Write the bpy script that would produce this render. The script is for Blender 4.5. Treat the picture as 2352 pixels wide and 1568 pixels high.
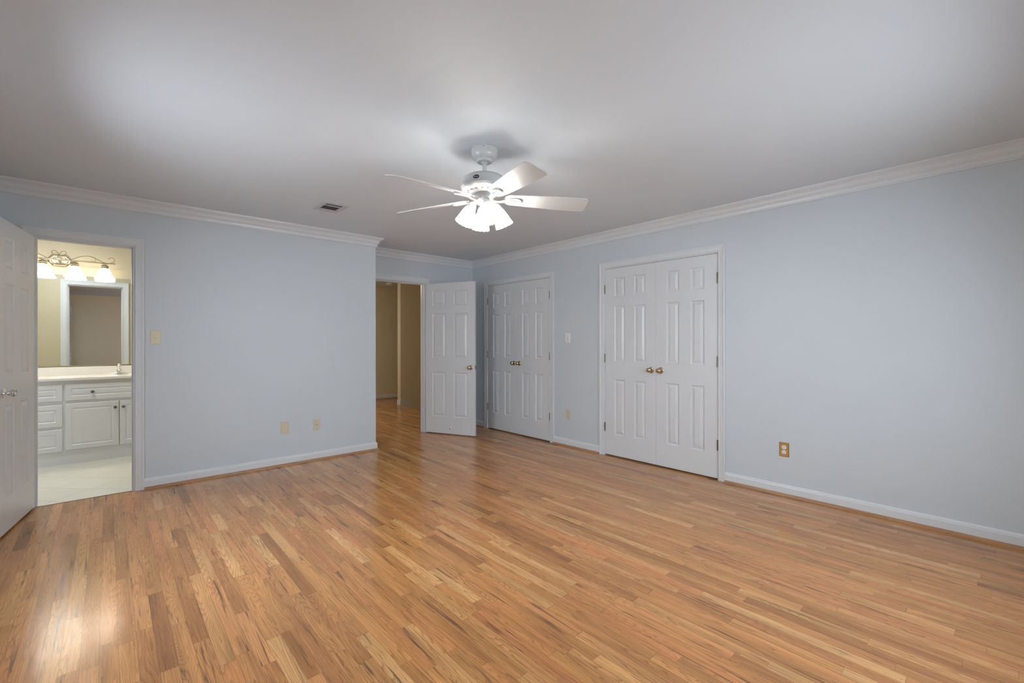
import bpy, bmesh, math, random
from mathutils import Vector, Matrix
random.seed(7)
PI = math.pi
for o in list(bpy.data.objects):
    bpy.data.objects.remove(o, do_unlink=True)
SC = bpy.context.scene
COL = SC.collection

# ---------------------------------------------------------------- camera
YAW = 48.0                       # azimuth of the view direction
cam = bpy.data.cameras.new('camera')
cam.sensor_width = 36.0
cam.lens = 36.0 * 1031.6 / 2352
cam.shift_y = 0.7 / 2352
cam.clip_start = 0.02
camo = bpy.data.objects.new('camera', cam)
COL.objects.link(camo)
camo.matrix_world = (Matrix.Translation((0, 0, 1.24)) @ Matrix.Rotation(math.radians(YAW - 90), 4, 'Z')
                     @ Matrix.Rotation(PI / 2, 4, 'X') @ Matrix.Rotation(-1.05e-3, 4, 'Z'))
SC.camera = camo
SC.view_settings.view_transform = 'Standard'
SC.view_settings.look = 'None'
SC.view_settings.gamma = 1.0
SC.view_settings.use_curve_mapping = False
SC.view_settings.exposure = 0.30
SC.cycles.use_denoising = True
SC.cycles.max_bounces = 10
SC.cycles.diffuse_bounces = 6
SC.cycles.glossy_bounces = 5
SC.cycles.sample_clamp_indirect = 6.0

# ---------------------------------------------------------------- world + daylight
world = bpy.data.worlds.new('sky')
SC.world = world
world.use_nodes = True
wn = world.node_tree
wn.nodes.clear()
wo = wn.nodes.new('ShaderNodeOutputWorld')
wb = wn.nodes.new('ShaderNodeBackground')
wb.inputs[0].default_value = (0.75, 0.86, 1.0, 1)
wb.inputs[1].default_value = 1.0
wn.links.new(wb.outputs[0], wo.inputs[0])


def area(name, loc, direction, sx, sy, power, color):
    l = bpy.data.lights.new(name, 'AREA')
    l.shape = 'RECTANGLE'
    l.size = sx
    l.size_y = sy
    l.energy = power
    l.color = color
    l.spread = math.radians(150)
    o = bpy.data.objects.new(name, l)
    o.location = loc
    o.rotation_euler = Vector(direction).to_track_quat('-Z', 'Y').to_euler()
    COL.objects.link(o)
    return o


P_SIDE, P_FRONT = 31.0, 34.0
E_FAN, E_VAN = 9.0, 3.8
area('daylight_window_side', (-0.712, 2.75, 1.43), (1, 0, -0.35), 1.1, 1.2, P_SIDE, (0.83, 0.92, 1.0))
area('daylight_window_front', (2.30, -0.625, 1.43), (0, 1, -0.35), 1.7, 1.2, P_FRONT, (0.83, 0.92, 1.0))

# ---------------------------------------------------------------- materials
def newmat(name):
    m = bpy.data.materials.new(name)
    m.use_nodes = True
    nt = m.node_tree
    return m, nt, nt.nodes['Principled BSDF']


def N(nt, t, **kw):
    n = nt.nodes.new(t)
    for k, v in kw.items():
        setattr(n, k, v)
    return n


def setin(n, d):
    for k, v in d.items():
        n.inputs[k].default_value = v


def mathn(nt, op, a, b=None, c=None, clamp=False):
    n = nt.nodes.new('ShaderNodeMath')
    n.operation = op
    n.use_clamp = clamp
    for i, v in enumerate((a, b, c)):
        if v is None:
            continue
        if isinstance(v, (int, float)):
            n.inputs[i].default_value = v
        else:
            nt.links.new(v, n.inputs[i])
    return n.outputs[0]


def mixc(nt, fac, a, b, mode='MIX'):
    n = nt.nodes.new('ShaderNodeMix')
    n.data_type = 'RGBA'
    n.blend_type = mode
    for sock, v in ((0, fac), (6, a), (7, b)):
        if isinstance(v, (int, float)):
            n.inputs[sock].default_value = v
        elif isinstance(v, tuple):
            n.inputs[sock].default_value = v if len(v) == 4 else (*v, 1)
        else:
            nt.links.new(v, n.inputs[sock])
    return n.outputs[2]


def paint(name, col, rough=0.5, bump=0.02, scale=350.0, var=0.015):
    m, nt, b = newmat(name)
    geo = N(nt, 'ShaderNodeNewGeometry')
    n1 = N(nt, 'ShaderNodeTexNoise')
    setin(n1, {'Scale': scale, 'Detail': 3.0})
    nt.links.new(geo.outputs['Position'], n1.inputs['Vector'])
    n2 = N(nt, 'ShaderNodeTexNoise')
    setin(n2, {'Scale': 1.7, 'Detail': 2.0})
    nt.links.new(geo.outputs['Position'], n2.inputs['Vector'])
    c0 = tuple(max(0, c - var) for c in col)
    c1 = tuple(min(1, c + var) for c in col)
    nt.links.new(mixc(nt, n2.outputs[0], c0, c1), b.inputs['Base Color'])
    b.inputs['Roughness'].default_value = rough
    bp = N(nt, 'ShaderNodeBump')
    setin(bp, {'Strength': bump, 'Distance': 0.002})
    nt.links.new(n1.outputs[0], bp.inputs['Height'])
    nt.links.new(bp.outputs[0], b.inputs['Normal'])
    return m


def metal(name, col, rough=0.2, metallic=1.0):
    m, nt, b = newmat(name)
    geo = N(nt, 'ShaderNodeNewGeometry')
    n1 = N(nt, 'ShaderNodeTexNoise')
    setin(n1, {'Scale': 60.0, 'Detail': 2.0})
    nt.links.new(geo.outputs['Position'], n1.inputs['Vector'])
    b.inputs['Base Color'].default_value = (*col, 1)
    b.inputs['Metallic'].default_value = metallic
    r = mathn(nt, 'MULTIPLY_ADD', n1.outputs[0], 0.1, max(0.02, rough - 0.05))
    nt.links.new(r, b.inputs['Roughness'])
    return m


def glow(name, col, strength, base=(0.9, 0.9, 0.88), rough=0.3):
    m, nt, b = newmat(name)
    b.inputs['Base Color'].default_value = (*base, 1)
    b.inputs['Roughness'].default_value = rough
    b.inputs['Emission Color'].default_value = (*col, 1)
    # pressed glass: the ribs vary the brightness a little
    tc = N(nt, 'ShaderNodeTexCoord')
    n1 = N(nt, 'ShaderNodeTexNoise')
    setin(n1, {'Scale': 30.0})
    nt.links.new(tc.outputs['Object'], n1.inputs['Vector'])
    nt.links.new(mathn(nt, 'MULTIPLY_ADD', n1.outputs[0], strength * 0.12, strength * 0.94), b.inputs['Emission Strength'])
    return m


def wood_floor(name, W=0.057, seed=0.0, finish=0.175):
    m, nt, b = newmat(name)
    L = nt.links
    geo = N(nt, 'ShaderNodeNewGeometry')
    sep = N(nt, 'ShaderNodeSeparateXYZ')
    L.new(geo.outputs['Position'], sep.inputs[0])
    x, y = sep.outputs[0], sep.outputs[1]
    xs = mathn(nt, 'ADD', x, 10.0 + seed)
    u = mathn(nt, 'DIVIDE', xs, W)
    row = mathn(nt, 'FLOOR', u)
    fu = mathn(nt, 'FRACT', u)

    def wn1(sock, w=None):
        n = N(nt, 'ShaderNodeTexWhiteNoise', noise_dimensions='1D' if w is None else '2D')
        if w is None:
            L.new(sock, n.inputs['W'])
        else:
            cb = N(nt, 'ShaderNodeCombineXYZ')
            L.new(sock, cb.inputs[0])
            L.new(w, cb.inputs[1])
            L.new(cb.outputs[0], n.inputs['Vector'])
        return n
    r1 = wn1(row)
    r2 = wn1(mathn(nt, 'ADD', row, 71.3))
    plen = mathn(nt, 'MULTIPLY_ADD', r1.outputs['Value'], 0.45, 0.42)
    # boards of uneven length within one row
    n1d = N(nt, 'ShaderNodeTexNoise', noise_dimensions='2D')
    setin(n1d, {'Scale': 1.1, 'Detail': 0.0})
    cb = N(nt, 'ShaderNodeCombineXYZ')
    L.new(mathn(nt, 'MULTIPLY', row, 7.37), cb.inputs[0])
    L.new(y, cb.inputs[1])
    L.new(cb.outputs[0], n1d.inputs['Vector'])
    yy = mathn(nt, 'MULTIPLY_ADD', n1d.outputs[0], 0.8, y)
    yo = mathn(nt, 'MULTIPLY_ADD', r2.outputs['Value'], 9.0, yy)
    v = mathn(nt, 'DIVIDE', mathn(nt, 'ADD', yo, 20.0), plen)
    idx = mathn(nt, 'FLOOR', v)
    fv = mathn(nt, 'FRACT', v)
    pr = wn1(row, idx)
    pr2 = wn1(mathn(nt, 'ADD', row, 33.7), mathn(nt, 'ADD', idx, 5.2))
    pv, pc = pr.outputs['Value'], pr.outputs['Color']
    pv2 = pr2.outputs['Value']
    ramp = N(nt, 'ShaderNodeValToRGB')
    cr = ramp.color_ramp
    stops = [(0.0, (0.302, 0.131, 0.047)), (0.04, (0.395, 0.175, 0.059)), (0.14, (0.473, 0.215, 0.075)), (0.40, (0.520, 0.247, 0.086)), (0.58, (0.510, 0.228, 0.081)),
             (0.76, (0.525, 0.218, 0.081)), (0.90, (0.572, 0.291, 0.108)), (1.0, (0.624, 0.344, 0.140))]
    cr.elements[0].position, cr.elements[0].color = stops[0][0], (*stops[0][1], 1)
    cr.elements[1].position, cr.elements[1].color = stops[-1][0], (*stops[-1][1], 1)
    for p, c in stops[1:-1]:
        e = cr.elements.new(p)
        e.color = (*c, 1)
    L.new(pv, ramp.inputs[0])
    # a random offset per board keeps the grain of each board its own
    off = N(nt, 'ShaderNodeVectorMath', operation='SCALE')
    L.new(pc, off.inputs[0])
    off.inputs['Scale'].default_value = 57.0

    def gcoord(sx, sy):
        c = N(nt, 'ShaderNodeCombineXYZ')
        L.new(mathn(nt, 'MULTIPLY', x, sx), c.inputs[0])
        L.new(mathn(nt, 'MULTIPLY', y, sy), c.inputs[1])
        a = N(nt, 'ShaderNodeVectorMath', operation='ADD')
        L.new(c.outputs[0], a.inputs[0])
        L.new(off.outputs[0], a.inputs[1])
        return a.outputs[0]
    # cathedral figure: contour lines of a stretched smooth field
    nz = N(nt, 'ShaderNodeTexNoise')
    setin(nz, {'Scale': 1.0, 'Detail': 1.2, 'Roughness': 0.45, 'Distortion': 0.25})
    L.new(gcoord(17.0, 1.05), nz.inputs['Vector'])
    nj = N(nt, 'ShaderNodeTexNoise')
    setin(nj, {'Scale': 1.0, 'Detail': 2.0})
    L.new(gcoord(120.0, 9.0), nj.inputs['Vector'])
    fig = mathn(nt, 'MULTIPLY_ADD', nz.outputs[0], mathn(nt, 'MULTIPLY_ADD', pv2, 22.0, 18.0), mathn(nt, 'MULTIPLY', nj.outputs[0], 0.8))
    rings = mathn(nt, 'FRACT', fig)
    rings = mathn(nt, 'POWER', rings, 3.4)
    # straight fine grain
    ng = N(nt, 'ShaderNodeTexNoise')
    setin(ng, {'Scale': 1.0, 'Detail': 3.0, 'Roughness': 0.6})
    L.new(gcoord(260.0, 5.0), ng.inputs['Vector'])
    np_ = N(nt, 'ShaderNodeTexNoise')
    setin(np_, {'Scale': 1.0, 'Detail': 2.0, 'Roughness': 0.7})
    L.new(gcoord(900.0, 28.0), np_.inputs['Vector'])
    # dark mineral streaks and knots
    ns = N(nt, 'ShaderNodeTexNoise')
    setin(ns, {'Scale': 1.0, 'Detail': 3.0, 'Roughness': 0.55, 'Distortion': 0.6})
    L.new(gcoord(52.0, 2.3), ns.inputs['Vector'])
    mr = N(nt, 'ShaderNodeMapRange')
    setin(mr, {'From Min': 0.585, 'From Max': 0.69})
    L.new(ns.outputs[0], mr.inputs[0])
    streak = mathn(nt, 'MULTIPLY', mr.outputs[0], mathn(nt, 'GREATER_THAN', pv2, 0.35))
    # broad tone drift along a board
    nd = N(nt, 'ShaderNodeTexNoise')
    setin(nd, {'Scale': 1.0, 'Detail': 1.0})
    L.new(gcoord(16.0, 1.2), nd.inputs['Vector'])
    base = mixc(nt, mathn(nt, 'MULTIPLY', rings, 0.68), ramp.outputs[0], (0.24, 0.105, 0.038))
    gfac = mathn(nt, 'MULTIPLY_ADD', ng.outputs[0], 1.0, 0.50)
    gcol = N(nt, 'ShaderNodeCombineColor')
    pores = N(nt, 'ShaderNodeMapRange')
    setin(pores, {'From Min': 0.58, 'From Max': 0.70, 'To Min': 1.0, 'To Max': 0.80})
    L.new(np_.outputs[0], pores.inputs[0])
    gf = mathn(nt, 'MULTIPLY', gfac, pores.outputs[0])
    gf = mathn(nt, 'MULTIPLY', gf, mathn(nt, 'MULTIPLY_ADD', nd.outputs[0], 0.9, 0.55))
    for i in range(3):
        L.new(gf, gcol.inputs[i])
    base = mixc(nt, 1.0, base, gcol.outputs[0], 'MULTIPLY')
    base = mixc(nt, mathn(nt, 'MULTIPLY', streak, 0.78), base, (0.11, 0.065, 0.035))
    # seams between the boards
    du = mathn(nt, 'MULTIPLY', mathn(nt, 'MINIMUM', fu, mathn(nt, 'SUBTRACT', 1.0, fu)), W)
    dv = mathn(nt, 'MULTIPLY', mathn(nt, 'MINIMUM', fv, mathn(nt, 'SUBTRACT', 1.0, fv)), plen)
    d = mathn(nt, 'MINIMUM', du, dv)
    seam = N(nt, 'ShaderNodeMapRange')
    setin(seam, {'From Min': 0.0004, 'From Max': 0.0011, 'To Min': 1.0, 'To Max': 0.0})
    L.new(d, seam.inputs[0])
    base = mixc(nt, mathn(nt, 'MULTIPLY', seam.outputs[0], 0.5), base, (0.10, 0.05, 0.02))
    L.new(base, b.inputs['Base Color'])
    nr = N(nt, 'ShaderNodeTexNoise')
    setin(nr, {'Scale': 5.0, 'Detail': 3.0})
    L.new(geo.outputs['Position'], nr.inputs['Vector'])
    L.new(mathn(nt, 'MULTIPLY_ADD', nr.outputs[0], 0.10, finish - 0.05), b.inputs['Roughness'])
    b.inputs['Specular IOR Level'].default_value = 0.5
    # film of varnish: soft waviness of the boards, the grain telegraphing through
    nw = N(nt, 'ShaderNodeTexNoise')
    setin(nw, {'Scale': 34.0, 'Detail': 2.0})
    L.new(geo.outputs['Position'], nw.inputs['Vector'])
    hgt = mathn(nt, 'MULTIPLY_ADD', ng.outputs[0], 0.25, mathn(nt, 'MULTIPLY', nw.outputs[0], 1.0))
    hgt = mathn(nt, 'MULTIPLY_ADD', rings, -0.12, hgt)
    hgt = mathn(nt, 'MULTIPLY_ADD', seam.outputs[0], -0.15, hgt)
    bp = N(nt, 'ShaderNodeBump')
    setin(bp, {'Strength': 0.22, 'Distance': 0.0012})
    L.new(hgt, bp.inputs['Height'])
    L.new(bp.outputs[0], b.inputs['Normal'])
    return m


def tile_floor(name):
    m, nt, b = newmat(name)
    L = nt.links
    geo = N(nt, 'ShaderNodeNewGeometry')
    mp = N(nt, 'ShaderNodeMapping')
    mp.inputs['Rotation'].default_value = (0, 0, PI / 4)
    mp.inputs['Location'].default_value = (0.1, 0.05, 0)
    L.new(geo.outputs['Position'], mp.inputs[0])
    br = N(nt, 'ShaderNodeTexBrick')
    br.offset = 0.0
    setin(br, {'Scale': 1.0, 'Mortar Size': 0.0022, 'Brick Width': 0.305, 'Row Height': 0.305,
               'Color1': (0.74, 0.72, 0.645, 1), 'Color2': (0.78, 0.76, 0.68, 1), 'Mortar': (0.48, 0.45, 0.37, 1)})
    L.new(mp.outputs[0], br.inputs[0])
    n = N(nt, 'ShaderNodeTexNoise')
    setin(n, {'Scale': 9.0, 'Detail': 5.0})
    L.new(geo.outputs['Position'], n.inputs['Vector'])
    c = mixc(nt, mathn(nt, 'MULTIPLY', n.outputs[0], 0.22), br.outputs[0], (0.55, 0.50, 0.40))
    L.new(c, b.inputs['Base Color'])
    b.inputs['Roughness'].default_value = 0.35
    bp = N(nt, 'ShaderNodeBump', invert=True)
    setin(bp, {'Strength': 0.4, 'Distance': 0.001})
    L.new(br.outputs['Fac'], bp.inputs['Height'])
    L.new(bp.outputs[0], b.inputs['Normal'])
    return m


def shoe_wood(name):
    m, nt, b = newmat(name)
    L = nt.links
    geo = N(nt, 'ShaderNodeNewGeometry')
    mp = N(nt, 'ShaderNodeMapping')
    mp.inputs['Scale'].default_value = (9, 9, 120)
    L.new(geo.outputs['Position'], mp.inputs[0])
    n = N(nt, 'ShaderNodeTexNoise')
    setin(n, {'Scale': 1.0, 'Detail': 4.0})
    L.new(mp.outputs[0], n.inputs['Vector'])
    L.new(mixc(nt, n.outputs[0], (0.24, 0.115, 0.050), (0.50, 0.265, 0.13)), b.inputs['Base Color'])
    b.inputs['Roughness'].default_value = 0.28
    return m


M = {}
M['blue'] = paint('blue_wall_paint', (0.555, 0.600, 0.640), 0.45, 0.03, 260)
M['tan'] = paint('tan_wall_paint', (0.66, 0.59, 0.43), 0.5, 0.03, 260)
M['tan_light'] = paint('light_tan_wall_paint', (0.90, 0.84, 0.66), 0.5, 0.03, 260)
M['cream'] = paint('cream_bath_paint', (0.52, 0.46, 0.325), 0.5, 0.03, 260)
M['ceil'] = paint('ceiling_paint', (0.665, 0.715, 0.765), 0.7, 0.05, 200)
M['trim'] = paint('white_trim_paint', (0.65, 0.67, 0.69), 0.3, 0.01, 120)
M['door'] = paint('white_door_paint', (0.645, 0.665, 0.685), 0.32, 0.03, 420)
M['cab'] = paint('white_cabinet_paint', (0.70, 0.70, 0.71), 0.35, 0.005, 100)
M['counter'] = paint('cream_cultured_marble', (0.80, 0.76, 0.70), 0.12, 0.0, 20, 0.03)
M['fan'] = paint('white_fan_enamel', (0.54, 0.545, 0.54), 0.25, 0.0, 50)
M['blade'] = paint('white_blade_laminate', (0.56, 0.56, 0.555), 0.28, 0.04, 500)
M['ivory'] = paint('ivory_plastic', (0.66, 0.62, 0.45), 0.3, 0.0, 50)
M['ivory2'] = paint('beige_plastic', (0.60, 0.53, 0.42), 0.3, 0.0, 50)
M['white'] = paint('white_plastic', (0.78, 0.78, 0.78), 0.3, 0.0, 50)
M['dark'] = paint('dark_slot', (0.02, 0.018, 0.015), 0.7, 0.0, 50, 0.004)
M['dark_vent'] = paint('dark_duct', (0.035, 0.033, 0.03), 0.8, 0.0, 50, 0.004)
M['vent'] = paint('grey_white_vent_enamel', (0.52, 0.52, 0.52), 0.4, 0.0, 50)
M['louvre'] = paint('dark_grey_louvre_enamel', (0.20, 0.20, 0.20), 0.5, 0.0, 50)
M['brass'] = metal('polished_brass', (0.62, 0.51, 0.34), 0.12)
M['brassplate'] = metal('brushed_brass_plate', (0.44, 0.25, 0.09), 0.32)
M['hinge'] = metal('aged_brass_hinge', (0.20, 0.18, 0.13), 0.3)
M['chrome'] = metal('polished_chrome', (0.80, 0.80, 0.80), 0.07)
M['nickel'] = metal('dark_nickel', (0.26, 0.25, 0.24), 0.25)
M['bronze'] = metal('champagne_bronze', (0.40, 0.34, 0.24), 0.4)
M['steel'] = metal('grey_steel', (0.55, 0.55, 0.56), 0.35)
M['mirror'] = metal('mirror_silver', (0.88, 0.89, 0.86), 0.0)
M['mirror'].node_tree.nodes['Principled BSDF'].inputs['Roughness'].default_value = 0.0
for l_ in list(M['mirror'].node_tree.links):
    if l_.to_socket.name == 'Roughness':
        M['mirror'].node_tree.links.remove(l_)
M['fanshade'] = glow('lit_frosted_glass', (1.0, 0.97, 0.93), E_FAN)
# thin frosted glass lets part of the bulb's light straight through
_nt = M['fanshade'].node_tree
_mx = N(_nt, 'ShaderNodeMixShader')
_tr = N(_nt, 'ShaderNodeBsdfTransparent')
_pb = _nt.nodes['Principled BSDF']
_mx.inputs[0].default_value = 0.5
_nt.links.new(_pb.outputs[0], _mx.inputs[1])
_nt.links.new(_tr.outputs[0], _mx.inputs[2])
_nt.links.new(_mx.outputs[0], _nt.nodes['Material Output'].inputs['Surface'])
M['fanbulb'] = glow('lit_bulb', (1.0, 0.985, 0.96), 190.0)
M['vanshade'] = glow('lit_alabaster_glass', (1.0, 0.91, 0.76), E_VAN)
M['vanbulb'] = glow('lit_warm_bulb', (1.0, 0.93, 0.80), 110.0)
M['floor'] = wood_floor('oak_strip_floor')
M['tile'] = tile_floor('cream_diagonal_tile')
M['shoe'] = shoe_wood('stained_oak_shoe')
M['blind'] = paint('white_blind_slat', (0.80, 0.80, 0.78), 0.4, 0.0, 50)
gm, gnt, gb = newmat('window_glass')
gb.inputs['Transmission Weight'].default_value = 1.0
gb.inputs['Roughness'].default_value = 0.0
gb.inputs['IOR'].default_value = 1.1
M['glass'] = gm

# ---------------------------------------------------------------- mesh helpers
def box(bm, x0, x1, y0, y1, z0, z1, mtx=None):
    vs = [bm.verts.new(p) for p in ((x0, y0, z0), (x1, y0, z0), (x1, y1, z0), (x0, y1, z0),
                                    (x0, y0, z1), (x1, y0, z1), (x1, y1, z1), (x0, y1, z1))]
    for f in ((0, 3, 2, 1), (4, 5, 6, 7), (0, 1, 5, 4), (1, 2, 6, 5), (2, 3, 7, 6), (3, 0, 4, 7)):
        bm.faces.new([vs[i] for i in f])
    if mtx is not None:
        for v_ in vs:
            v_.co = mtx @ v_.co
    return vs


def lathe(bm, prof, seg=32, mtx=None, capa=True, capb=True):
    rings = []
    for r, z in prof:
        ring = []
        for i in range(seg):
            a = 2 * PI * i / seg
            p = Vector((r * math.cos(a), r * math.sin(a), z))
            ring.append(bm.verts.new(mtx @ p if mtx is not None else p))
        rings.append(ring)
    for a, b in zip(rings, rings[1:]):
        for i in range(seg):
            j = (i + 1) % seg
            bm.faces.new((a[i], a[j], b[j], b[i]))
    if capa:
        bm.faces.new(list(reversed(rings[0])))
    if capb:
        bm.faces.new(rings[-1])
    return rings


def frame_of(t, up=Vector((0, 0, 1))):
    t = t.normalized()
    if abs(t.dot(up)) > 0.98:
        up = Vector((1, 0, 0))
    s = t.cross(up).normalized()
    return s, s.cross(t).normalized()


def tube(bm, pts, r, seg=8, closed=False, flat=None):
    pts = [Vector(p) for p in pts]
    n = len(pts)
    rr = r if isinstance(r, (list, tuple)) else [r] * n
    rings = []
    for i, p in enumerate(pts):
        if closed:
            t = pts[(i + 1) % n] - pts[i - 1]
        else:
            t = pts[min(i + 1, n - 1)] - pts[max(i - 1, 0)]
        s, u = frame_of(t)
        fl = flat or (1, 1)
        rings.append([bm.verts.new(p + s * math.cos(2 * PI * k / seg) * rr[i] * fl[0] + u * math.sin(2 * PI * k / seg) * rr[i] * fl[1]) for k in range(seg)])
    m_ = n if closed else n - 1
    for i in range(m_):
        a, b = rings[i], rings[(i + 1) % n]
        for k in range(seg):
            j = (k + 1) % seg
            bm.faces.new((a[k], a[j], b[j], b[k]))
    if not closed:
        bm.faces.new(list(reversed(rings[0])))
        bm.faces.new(rings[-1])


def smooth_path(pts, n=6):
    pts = [Vector(p) for p in pts]
    out = []
    for i in range(len(pts) - 1):
        p0, p1, p2, p3 = pts[max(i - 1, 0)], pts[i], pts[i + 1], pts[min(i + 2, len(pts) - 1)]
        for k in range(n):
            t = k / n
            out.append(0.5 * ((2 * p1) + (p2 - p0) * t + (2 * p0 - 5 * p1 + 4 * p2 - p3) * t * t + (3 * p1 - p0 - 3 * p2 + p3) * t ** 3))
    out.append(pts[-1])
    return out


def obj(name, bm, m, parent=None, smooth=False, bevel=0.0, loc=None):
    bmesh.ops.recalc_face_normals(bm, faces=bm.faces)
    me = bpy.data.meshes.new(name)
    bm.to_mesh(me)
    bm.free()
    o = bpy.data.objects.new(name, me)
    if isinstance(m, (list, tuple)):
        for mm in m:
            me.materials.append(mm)
    else:
        me.materials.append(m)
    COL.objects.link(o)
    if parent is not None:
        o.parent = parent
    if loc is not None:
        o.location = loc
    if smooth:
        for p in me.polygons:
            p.use_smooth = True
        es = o.modifiers.new('split', 'EDGE_SPLIT')
        es.split_angle = math.radians(38)
    if bevel:
        b = o.modifiers.new('bevel', 'BEVEL')
        b.width = bevel
        b.segments = 2
        b.limit_method = 'ANGLE'
        b.angle_limit = math.radians(40)
    return o


def BM():
    return bmesh.new()


def tag(o, label, cat, group=None):
    o['label'] = label
    o['category'] = cat
    if group:
        o['group'] = group
    return o


def thing(name, label, cat, loc=(0, 0, 0), rotz=0.0, group=None):
    o = bpy.data.objects.new(name, None)
    o.empty_display_size = 0.1
    COL.objects.link(o)
    o.location = loc
    o.rotation_euler = (0, 0, rotz)
    return tag(o, label, cat, group)


def struct(o, label=None, cat=None):
    o['kind'] = 'structure'
    if label:
        o['label'] = label
    if cat:
        o['category'] = cat
    return o


# ---------------------------------------------------------------- room dimensions
XR, YL, YB, XS, YF0 = 4.06, 4.896, 5.392, -0.66, -0.58   # right wall, left wall, back wall, side wall, wall behind the camera
XC = 2.296                                               # outside corner where the left wall ends
H = 2.432
TH = 0.12
YLB = YL + TH
TB = 0.085
YBB = YB + TB
DOOR_H = 2.036
BX0, BX1 = -0.409, 0.163        # bathroom opening
HX0, HX1 = 2.452, 3.229         # hall opening
C1 = (3.808, 5.028)             # closet openings along the right wall
C2 = (1.755, 2.983)
BTH = 6.87                      # mirror wall of the bathroom
HALL_Y = 9.15

# floors
bm = BM()
box(bm, XS - 0.1, XR + 0.64, YF0 - 0.1, YL + 0.012, -0.02, 0.0)
box(bm, XC - 0.12, XR + 0.64, YL + 0.012, YB, -0.02, 0.0)
box(bm, HX0 - 0.03, HX1 + 0.03, YB, YBB, -0.02, 0.0)
box(bm, 1.2, 4.300, YBB, HALL_Y + 0.05, -0.02, 0.0)
box(bm, 4.300, 6.2, YBB, 6.75, -0.02, 0.0)
box(bm, 4.300, 6.2, 8.10, HALL_Y + 0.05, -0.02, 0.0)
bmesh.ops.remove_doubles(bm, verts=bm.verts, dist=1e-5)
struct(obj('floor', bm, M['floor']), 'glossy oak strip floor running through the bedroom and hall', 'floor')
bm = BM()
box(bm, -1.35, 0.62, YL + 0.012, BTH + 0.1, -0.02, 0.0)
struct(obj('floor', bm, M['tile']), 'cream diagonal tile floor of the bathroom', 'floor')

# ceiling
bm = BM()
box(bm, -1.5, 6.3, -0.75, 9.35, H, H + 0.06)
struct(obj('ceiling', bm, M['ceil']), 'plain matt white ceiling with the fan at its middle', 'ceiling')

# walls of the bedroom
def wall(name, boxes, m, label):
    bm = BM()
    for b_ in boxes:
        box(bm, *b_)
    return struct(obj(name, bm, m), label, 'wall')


# the two faces of a wall may carry different paint: second material on faces looking the other way
def two_tone(o, m2, test):
    o.data.materials.append(m2)
    for p in o.data.polygons:
        if test(p.center, p.normal):
            p.material_index = 1


w = wall('wall_left', [(XS - TH, BX0, YL, YLB, 0, H), (BX0, BX1, YL, YLB, DOOR_H, H), (BX1, XC, YL, YLB, 0, H),
                       (XC - 0.12, XC, YLB, YBB, 0, H)], M['blue'], 'pale blue wall on the left with the bathroom doorway')
two_tone(w, M['cream'], lambda c, n: n.y > 0.5 and c.x < XC - 0.2)
# faint scuffs left by a picture that hung here
bm = BM()
for sx, sz, a in ((0.945, 1.560, 0.2), (1.09, 1.568, -0.15), (1.12, 1.567, 0.5), (1.20, 1.552, 0.0)):
    mt = Matrix.Translation((sx, YL - 0.0006, sz)) @ Matrix.Rotation(a, 4, 'Y')
    box(bm, -0.009, 0.009, 0, 0.0004, -0.0015, 0.0015, mt)
obj('scuff_mark', bm, M['steel'], w)
w = wall('wall_back', [(XC, HX0, YB, YBB, 0, H), (HX0, HX1, YB, YBB, DOOR_H, H), (HX1, XR + TH, YB, YBB, 0, H)], M['blue'],
         'short pale blue wall at the back with the hall doorway')
two_tone(w, M['tan'], lambda c, n: n.y > 0.5)
w = wall('wall_right', [(XR, XR + TH, YF0 - TH, C2[0], 0, H), (XR, XR + TH, C2[0], C2[1], DOOR_H, H), (XR, XR + TH, C2[1], C1[0], 0, H),
                        (XR, XR + TH, C1[0], C1[1], DOOR_H, H), (XR, XR + TH, C1[1], YB, 0, H),
                        (XR + 0.6, XR + 0.66, YF0, YB, 0, H), (XR + TH, XR + 0.6, YF0, YF0 + 0.05, 0, H),
                        (XR + TH, XR + 0.6, 3.36, 3.42, 0, H), (XR + TH, XR + 0.6, YB - 0.05, YB, 0, H)], M['blue'], 'long pale blue wall on the right with two closets')
W2 = (2.15, 3.35)
wall('wall_side', [(XS - TH, XS, YF0 - TH, -0.45, 0, H), (XS - TH, XS, -0.45, 0.75, 0, 0.78), (XS - TH, XS, -0.45, 0.75, 2.08, H),
                   (XS - TH, XS, 0.75, W2[0], 0, H), (XS - TH, XS, W2[0], W2[1], 0, 0.78), (XS - TH, XS, W2[0], W2[1], 2.08, H),
                   (XS - TH, XS, W2[1], YL, 0, H)], M['blue'], 'pale blue wall beside the camera, out of frame')
WF = (1.40, 3.20)
wall('wall_front', [(XS - TH, WF[0], YF0 - TH, YF0, 0, H), (WF[0], WF[1], YF0 - TH, YF0, 0, 0.78), (WF[0], WF[1], YF0 - TH, YF0, 2.08, H),
                    (WF[1], XR + TH, YF0 - TH, YF0, 0, H)], M['tan_light'], 'tan wall seen in the bathroom mirror through its doorway')
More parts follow.
